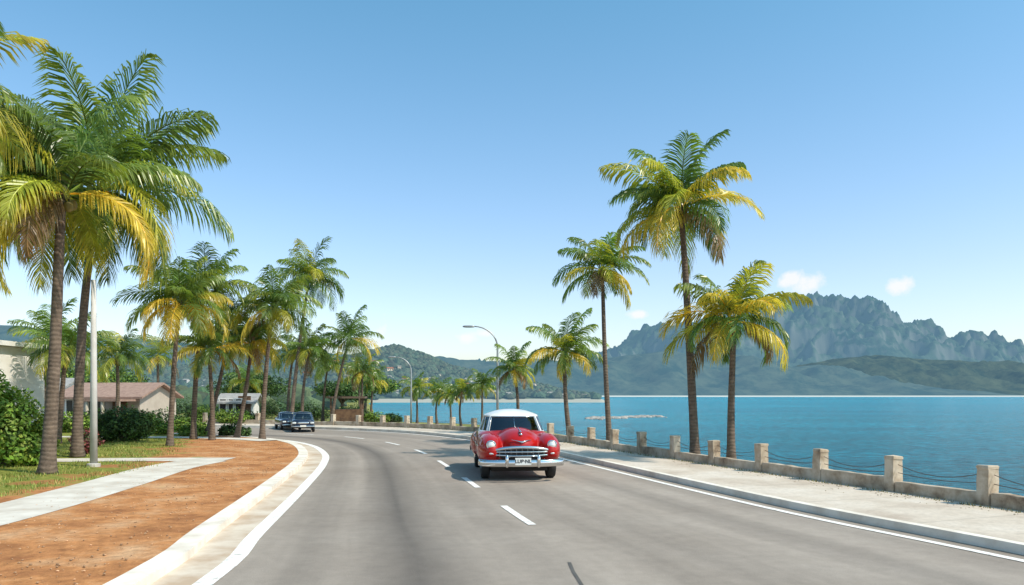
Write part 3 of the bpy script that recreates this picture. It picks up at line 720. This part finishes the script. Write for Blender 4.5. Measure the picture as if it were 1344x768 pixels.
# ------------------------------------------------------------------ cars
def paint(name,c,rough=.28,coat=.8):
    m,nt,b=newmat(name); b.inputs['Roughness'].default_value=rough; b.inputs['Specular IOR Level'].default_value=.15
    b.inputs['Coat Weight'].default_value=coat; b.inputs['Coat Roughness'].default_value=.03
    tc=N(nt,'ShaderNodeTexCoord'); n=noisetex(nt,3,5,.6,tc.outputs['Object']); r_=ramp(nt,n.outputs[0],[(.3,.82),(.7,1.05)])
    L(nt,mixc(nt,1.0,(c[0],c[1],c[2]),r_.outputs[0],'MULTIPLY'),b.inputs['Base Color']); return m
M_RED=paint('red_paint',(.40,.004,.002),.5,.65); M_WHITE=paint('white_paint',(.78,.76,.72)); M_NAVY=paint('navy_paint',(.015,.028,.06))
m,nt,b=newmat('chrome'); b.inputs['Base Color'].default_value=(.66,.66,.66,1); b.inputs['Metallic'].default_value=1; b.inputs['Roughness'].default_value=.12; M_CHR=m
m,nt,b=newmat('rubber'); b.inputs['Base Color'].default_value=(.018,.018,.018,1); b.inputs['Roughness'].default_value=.8; M_RUB=m
m,nt,b=newmat('dark_interior'); b.inputs['Base Color'].default_value=(.02,.017,.016,1); b.inputs['Roughness'].default_value=.8; M_DARK=m
m,nt,b=newmat('headlight_glass'); b.inputs['Base Color'].default_value=(.75,.75,.72,1); b.inputs['Roughness'].default_value=.08; b.inputs['Metallic'].default_value=.3; b.inputs['Coat Weight'].default_value=1; M_HL=m
m,nt,b=newmat('amber'); b.inputs['Base Color'].default_value=(.7,.25,.03,1); b.inputs['Roughness'].default_value=.2; M_AMB=m
def glassmat():
    m,nt,b=newmat('car_glass'); tr=N(nt,'ShaderNodeBsdfTransparent'); tr.inputs[0].default_value=(.36,.42,.41,1)
    gl=N(nt,'ShaderNodeBsdfGlossy'); gl.inputs['Roughness'].default_value=.03; gl.inputs['Color'].default_value=(.9,.95,1,1)
    fr_=N(nt,'ShaderNodeFresnel'); fr_.inputs[0].default_value=1.55; f=mathn(nt,'MULTIPLY_ADD',fr_.outputs[0],1.0,.05,clamp=True)
    mx=N(nt,'ShaderNodeMixShader'); L(nt,f,mx.inputs[0]); L(nt,tr.outputs[0],mx.inputs[1]); L(nt,gl.outputs[0],mx.inputs[2])
    L(nt,mx.outputs[0],nt.nodes['Material Output'].inputs[0]); return m
M_GLASS=glassmat()
def remesh_body(parts,cuts,vox=.03,it=6):
    mb=MB()
    for c,r_,e in parts: mb.sell(c,r_,e,40,24)
    o=obj('tmp_body',mb); cut=[]
    m=o.modifiers.new('r','REMESH'); m.mode='VOXEL'; m.voxel_size=vox
    m=o.modifiers.new('s','SMOOTH'); m.iterations=it; m.factor=.5
    for (c,ax,r_,w) in cuts:
        q=MB(); q.tube([V(c)-V(ax)*w/2,V(c)+V(ax)*w/2],r_,32); co=obj('tmp_cut',q); cut.append(co)
        m=o.modifiers.new('b','BOOLEAN'); m.operation='DIFFERENCE'; m.object=co; m.solver='EXACT'
    dg=bpy.context.evaluated_depsgraph_get(); me=bpy.data.meshes.new_from_object(o.evaluated_get(dg),depsgraph=dg)
    for x in [o]+cut: bpy.data.objects.remove(x)
    me.materials.clear()
    me.polygons.foreach_set('use_smooth',[True]*len(me.polygons)); return me
def greenhouse(e,a0,a1,yf0,yr0,yf1,yr1,z0,z1,dome,mat,n=4.0,ws=38):
    NT=120
    def P(t,th,off=0):
        a=a0+(a1-a0)*t-off; yf=yf0+(yf1-yf0)*t+off; yr=yr0+(yr1-yr0)*t-off; b=(yr-yf)/2; c=(yr+yf)/2
        s_,c_=math.sin(th),math.cos(th); p=2/n
        return (math.copysign(a*abs(s_)**p,s_), c-math.copysign(b*abs(c_)**p,c_), z0+(z1-z0)*t+.05*t*(1-t))
    ts=[-.25,0,.08,.3,.5,.7,.9,1.0]
    fr_=MB(); gl={}
    def cls(deg):
        d=abs(((deg+180)%360)-180)
        if d<ws: return 'windscreen'
        if ws+9<d<88: return 'side_window'
        if 92<d<130: return 'side_window'
        if d>144: return 'rear_window'
        return None
    for i in range(NT):
        th0=2*math.pi*i/NT; th1=2*math.pi*(i+1)/NT; cl=cls(math.degrees((th0+th1)/2)%360)
        for j in range(len(ts)-1):
            if cl and ts[j]>=.08 and ts[j+1]<=.90+1e-6:
                k2=(cl,math.sin(th0)>0, abs(((math.degrees(th0)+180)%360)-180)<90) if cl=='side_window' else (cl,0,0)
                g=gl.setdefault(k2,MB()); off=.012
                g.add([P(ts[j],th0,off),P(ts[j],th1,off),P(ts[j+1],th1,off),P(ts[j+1],th0,off)],[(0,1,2,3)])
            else:
                fr_.add([P(ts[j],th0),P(ts[j],th1),P(ts[j+1],th1),P(ts[j+1],th0)],[(0,1,2,3)])
    for k in range(8):
        s0=1-k/8; s1=1-(k+1)/8
        def D(s,th):
            x,y,z=P(1.0,th); c=(yf1+yr1)/2; s=max(s,.001); return (x*s,c+(y-c)*s,z+dome*(1-s**2.2))
        for i in range(NT):
            th0=2*math.pi*i/NT; th1=2*math.pi*(i+1)/NT
            fr_.add([D(s0,th0),D(s0,th1),D(s1,th1),D(s1,th0)],[(0,1,2,3)])
    me=fr_.mesh('roof',True)
    import bmesh
    bm=bmesh.new(); bm.from_mesh(me); bmesh.ops.remove_doubles(bm,verts=bm.verts,dist=.0005); bm.to_mesh(me); bm.free()
    o=obj('roof',me,mat,e); md=o.modifiers.new('s','SOLIDIFY'); md.thickness=.012; md.offset=-1
    for k,g in gl.items(): obj(k[0],g.mesh(k[0],True),M_GLASS,e)
    ring=[]
    for s in range(21): ring.append(P(.07,math.radians(-ws-1+(2*ws+2)*s/20),-.006))
    for s in range(21): ring.append(P(.91,math.radians(ws+1-(2*ws+2)*s/20),-.006))
    ring.append(ring[0]); q=MB(); q.tube(ring,.013,6,False); q.tube([P(.07,0,-.01),P(.91,0,-.01)],.010,6); obj('windscreen_trim',q.mesh('windscreen_trim',True),M_CHR,e)
def wheels(e,xs,ys,r_,w,hub):
    for x in(-xs,xs):
        for y in ys:
            s=1 if x>0 else -1
            wl=obj('wheel',None,None,e,(x,y,r_)); q=MB()
            q.lathe((0,0,0),(s,0,0),[(-w/2,r_*.62),(-w/2,r_*.9),(-w*.35,r_),(w*.35,r_),(w/2,r_*.92),(w/2+.005,r_*.75),(w/2-.01,r_*.58),(w/4,r_*.56)],36); obj('tyre',q.mesh('tyre',True),M_RUB,wl)
            q=MB(); q.lathe((0,0,0),(s,0,0),[(w*.30,r_*.60),(w*.42,r_*.56),(w*.40,r_*.40),(w*.5,r_*.34),(w*.62,r_*.18),(w*.66,0)],30); obj('hubcap',q.mesh('hubcap',True),hub,wl)

car=obj('classic_car',None,None,None,(0.0,20.2,0),.1,'red 1950s classic car with white roof and chrome bumper','car')
car.scale=(1.09,1,1.03)
parts=[((0,.1,.62),(.85,2.2,.33),4.0),((0,.35,.78),(.885,1.55,.37),3.4),((0,-1.2,.80),(.52,1.14,.40),2.1),
       ((-.64,-1.40,.70),(.29,.99,.37),2.2),((.64,-1.40,.70),(.29,.99,.37),2.2),
       ((-.68,1.5,.66),(.27,.86,.34),2.5),((.68,1.5,.66),(.27,.86,.34),2.5),((0,1.5,.78),(.68,.9,.36),2.5)]
cuts=[((sx*.85,y,.36),(1,0,0),.40,.52) for sx in(-1,1) for y in(-1.42,1.48)]
body=remesh_body(parts,cuts,.028,5); obj('body',body,M_RED,car)
q=MB(); q.box((0,0,.42),(1.3,4.2,.2)); obj('chassis',q,M_DARK,car)
for yy in(-1.42,1.48):
    q=MB(); q.box((0,yy,.45),(1.25,.8,.5)); obj('wheel_well',q,M_DARK,car)
greenhouse(car,.79,.65,-.88,1.75,-.30,1.12,1.05,1.47,.15,M_WHITE,3.0,42)
wheels(car,.74,(-1.42,1.48),.355,.19,M_CHR)
for x in(-.66,.66):
    hl=obj('headlight',None,None,car,(x,-2.29,.84)); q=MB()
    q.lathe((0,0,0),(0,-1,0),[(-.12,.105),(.0,.11),(.035,.104),(.045,.088),(.03,.084)],28); obj('chrome_ring',q.mesh('chrome_ring',True),M_CHR,hl)
    q=MB(); q.lathe((0,0,0),(0,-1,0),[(.02,.086),(.05,.07),(.065,.04),(.072,0)],24); obj('lens',q.mesh('lens',True),M_HL,hl)
    q=MB(); q.sell((x*.99,-2.34,.655),(.06,.045,.03),2.2,16,10); obj('parking_lamp',q.mesh('parking_lamp',True),M_HL,car)
def yf(x): return -2.35+.16*(abs(x)/.8)**2.4
g=obj('grille',None,None,car); q=MB(); vs=[]
for i in range(25):
    x=-.66+1.32*i/24; hgt=.12*(1-(abs(x)/.68)**4); vs+=[(x,yf(x)-.02,.65-hgt),(x,yf(x)-.02,.655+hgt)]
q.add(vs,[(2*i,2*i+2,2*i+3,2*i+1) for i in range(24)]); obj('grille_opening',q,M_DARK,g)
for pts,rd in (([(x,yf(x)-.05,.79-.12*(abs(x)/.78)**2.2) for x in [-.78+1.56*i/24 for i in range(25)]],[.014+.026*(1-abs(-1+2*i/24)**3) for i in range(25)]),
    ([(x,yf(x)-.045,.685) for x in [-.64+1.28*i/20 for i in range(21)]],.018),
    ([(x,yf(x)-.04,.595+.03*(abs(x)/.66)**2) for x in [-.64+1.28*i/20 for i in range(21)]],.018)):
    q=MB(); q.tube(pts,rd,8); obj('chrome_bar',q.mesh('chrome_bar',True),M_CHR,g)
for i in range(9):
    x=-.48+.12*i; q=MB(); q.tube([(x,yf(x)-.035,.58),(x,yf(x)-.04,.76)],.007,6); obj('grille_tooth',q,M_CHR,g)
def bumper(e,s,y0,z,hh=.082,wid=.92):
    q=MB(); vs=[]; n=36; m_=10
    for i in range(n+1):
        u=-1+2*i/n; x=wid*math.sin(u*math.pi/2*.98); y=s*(y0-.36*(1-math.cos(u*math.pi/2))**1.15)
        for k in range(m_):
            a=2*math.pi*k/m_; vs.append((x*(1+.02*math.cos(a)),y+s*.035*math.cos(a),z+hh*math.copysign(abs(math.sin(a))**.9,math.sin(a))))
    f=[(i*m_+k,i*m_+(k+1)%m_,(i+1)*m_+(k+1)%m_,(i+1)*m_+k) for i in range(n) for k in range(m_)]; q.add(vs,f)
    return obj('bumper',q.mesh('bumper',True),M_CHR,e)
bf=bumper(car,-1,2.53,.44); br=bumper(car,1,2.50,.50)
for x in(-.34,.34):
    q=MB(); q.sell((x,-2.55,.49),(.042,.06,.15),2.4,14,12); obj('bumper_guard',q.mesh('bumper_guard',True),M_CHR,bf)
q=MB(); q.tube([(-.34,-2.57,.60),(-.2,-2.60,.61),(.2,-2.60,.61),(.34,-2.57,.60)],.015,8); obj('guard_bar',q.mesh('guard_bar',True),M_CHR,bf)
pl_=obj('licence_plate',None,None,car,(0,-2.60,.49)); q=MB(); q.box((0,0,0),(.34,.016,.16)); obj('plate',q,simple('plate_white',(.72,.72,.70),(.64,.64,.61),4,.5,bs=0),pl_)
fc=bpy.data.curves.new('lettering','FONT'); fc.body='LUP\u00b7NL'; fc.size=.108; fc.align_x='CENTER'; fc.align_y='CENTER'; fc.extrude=.002; fc.offset=.002
to=bpy.data.objects.new('t',fc); scene.collection.objects.link(to); dg=bpy.context.evaluated_depsgraph_get()
tm=bpy.data.meshes.new_from_object(to.evaluated_get(dg)); bpy.data.objects.remove(to)
o=obj('lettering',tm,None,pl_,(0,-.012,0)); tm.materials.clear(); tm.materials.append(simple('plate_ink',(.03,.03,.035),bs=0)); o.rotation_euler=(math.radians(90),0,0)
q=MB(); q.sell((0,-1.95,1.13),(.025,.16,.03),2,12,8); q.sell((0,-2.12,1.07),(.035,.05,.035),2,12,8); obj('hood_ornament',q.mesh('hood_ornament',True),M_CHR,car)
q=MB(); q.tube([(-.22,-2.21,.955),(-.07,-2.315,.925),(0,-2.335,.90),(.07,-2.315,.925),(.22,-2.21,.955)],[.006,.014,.026,.014,.006],8); obj('badge',q.mesh('badge',True),M_CHR,car)
q=MB(); q.tube([(0,-1.98,1.14),(0,-1.4,1.20),(0,-.9,1.19)],.010,6); obj('hood_trim',q,M_CHR,car)
for s in(-1,1):
    q=MB(); q.tube([(s*.925,-1.8,.80),(s*.935,-1.2,.80),(s*.90,-.3,.80),(s*.90,.9,.78)],.013,6); obj('side_trim',q,M_CHR,car)
    q=MB(); q.tube([(s*.875,.10,.92),(s*.90,.16,.92),(s*.90,.26,.92),(s*.875,.30,.92)],.014,6)
    do=MB(); y0,y1=-.55,.45
    do.tube([(s*.86,y0,1.0),(s*.89,y0,.75),(s*.87,y0,.42),(s*.87,y1,.42),(s*.89,y1,.75),(s*.86,y1,1.0)],.006,4)
    dd_=obj('door',do,M_DARK,car); obj('handle',q.mesh('handle',True),M_CHR,dd_)
for x in(-.35,.35):
    q=MB(); q.sell((x,.45,1.12),(.30,.09,.22),3.5,16,12); obj('seat',q.mesh('seat',True),simple('seat_cloth',(.10,.06,.05)),car)
q=MB(); q.sell((0,1.15,1.08),(.6,.1,.2),3.5,16,12); obj('rear_seat',q.mesh('rear_seat',True),bpy.data.materials['seat_cloth'],car)
q=MB(); q.sell((0,-.15,1.10),(.70,.50,.045),3,20,8); obj('dashboard',q.mesh('dashboard',True),M_DARK,car)
q=MB(); q.tube([(.35+.19*math.cos(a),.12+.07*math.sin(a),1.16+.15*math.sin(a)) for a in [2*math.pi*k/24 for k in range(25)]],.014,6,False); obj('steering_wheel',q,M_DARK,car)
for s in(-1,1):
    q=MB(); q.sell((s*.72,2.33,.80),(.07,.05,.07),2,12,8); obj('tail_light',q.mesh('tail_light',True),M_AMB,car)

sed=obj('sedan_car',None,None,None,(-11.75,42.8,0),.28,'dark navy sedan car coming round the bend','car',group='dark cars on the far bend'); sed.scale=(.78,)*3
parts=[((0,0,.58),(.83,2.1,.30),5),((0,-1.25,.66),(.78,.85,.27),4),((0,1.35,.68),(.78,.78,.27),4)]
me=remesh_body(parts,[((sx*.8,y,.32),(1,0,0),.37,.5) for sx in(-1,1) for y in(-1.3,1.3)],.04,3); obj('body',me,M_NAVY,sed)
q=MB(); q.box((0,0,.42),(1.25,3.6,.25)); obj('chassis',q,M_DARK,sed)
greenhouse(sed,.76,.62,-.75,1.35,-.2,.95,.82,1.32,.09,M_NAVY,4.0)
wheels(sed,.70,(-1.3,1.3),.31,.18,M_STEEL)
for x in(-.6,.6):
    q=MB(); q.sell((x,-2.08,.66),(.14,.04,.07),3,16,8); obj('headlight',q.mesh('headlight',True),M_HL,sed)
    q=MB(); q.sell((x,2.1,.7),(.13,.03,.07),3,14,8); obj('tail_light',q.mesh('tail_light',True),M_AMB,sed)
q=MB(); q.sell((0,-2.10,.66),(.40,.03,.07),4,16,8); obj('grille',q.mesh('grille',True),M_CHR,sed)
q=MB(); q.sell((0,-2.12,.42),(.8,.06,.05),4,20,8); obj('bumper',q.mesh('bumper',True),M_CHR,sed)
q=MB(); q.box((0,-2.2,.45),(.4,.012,.12)); obj('licence_plate',q,M_WALLS[0],sed)
copy_tree(sed,(-13.3,45.2,0),.45,.74,'second dark car following behind on the bend')

# ------------------------------------------------------------------ light
SUN=V((.80,-.42,0)).normalized()*math.cos(math.radians(50)); SUN.z=math.sin(math.radians(50))
ld=bpy.data.lights.new('sun','SUN'); ld.energy=4.8; ld.angle=math.radians(.5); ld.color=(1,.90,.77)
lo=bpy.data.objects.new('sun',ld); scene.collection.objects.link(lo); lo.rotation_euler=SUN.to_track_quat('Z','Y').to_euler()
w=bpy.data.worlds.new('World'); scene.world=w; w.use_nodes=True; nt=w.node_tree
bg=nt.nodes['Background']; sky=N(nt,'ShaderNodeTexSky',sky_type='NISHITA'); sky.sun_disc=False
sky.sun_elevation=math.radians(50); sky.sun_rotation=math.atan2(SUN.x,SUN.y); sky.air_density=1.0; sky.dust_density=1.3; sky.ozone_density=1.6; sky.altitude=0
tc=N(nt,'ShaderNodeTexCoord'); nz=noisetex(nt,34,7,.62,tc.outputs['Generated'])
sp=N(nt,'ShaderNodeSeparateXYZ'); L(nt,tc.outputs['Generated'],sp.inputs[0])
gr=ramp(nt,sp.outputs[2],[(0.0,(.86,.82,.83)),(.15,(.75,.76,.79)),(.5,(.45,.77,.76))])
skc=mixc(nt,1.0,mixc(nt,1.0,sky.outputs[0],gr.outputs[0],'MULTIPLY'),(2,2,2),'MULTIPLY')
acc_=None
for (dx,dz,rx,rz) in ((.392,.142,.026,.016),(.366,.150,.014,.010),(.508,.141,.013,.010),(-.170,.080,.010,.022),(-.185,.068,.030,.008),(-.06,.075,.020,.008),(-.035,.080,.014,.006),(.165,.105,.014,.006)):
    c=V((dx,1,dz)).normalized()
    s=N(nt,'ShaderNodeVectorMath',operation='SUBTRACT'); L(nt,tc.outputs['Generated'],s.inputs[0]); s.inputs[1].default_value=c
    m_=N(nt,'ShaderNodeVectorMath',operation='MULTIPLY'); L(nt,s.outputs[0],m_.inputs[0]); m_.inputs[1].default_value=(1/rx,1/rx*.6,1/rz)
    l=N(nt,'ShaderNodeVectorMath',operation='LENGTH'); L(nt,m_.outputs[0],l.inputs[0])
    v=mathn(nt,'SUBTRACT',1.0,l.outputs['Value'])
    acc_=v if acc_ is None else mathn(nt,'MAXIMUM',acc_,v)
f=mathn(nt,'ADD',acc_,mathn(nt,'MULTIPLY',mathn(nt,'SUBTRACT',nz.outputs[0],.5),3.0))
rr=ramp(nt,f,[(.0,0.0),(.75,.88)])
L(nt,mixc(nt,rr.outputs[0],skc,(7.1,7.1,7.1)),bg.inputs[0]); bg.inputs[1].default_value=.14

# ------------------------------------------------------------------ camera
cd=bpy.data.cameras.new('camera'); cd.sensor_width=36; cd.lens=36*1000/1344; cd.shift_y=134/1344; cd.clip_end=30000; cd.clip_start=.1
co=bpy.data.objects.new('camera',cd); scene.collection.objects.link(co); co.location=(0,0,2.05); co.rotation_euler=(math.radians(90),0,0); scene.camera=co
scene.view_settings.view_transform='Standard'; scene.view_settings.look='None'; scene.view_settings.exposure=0
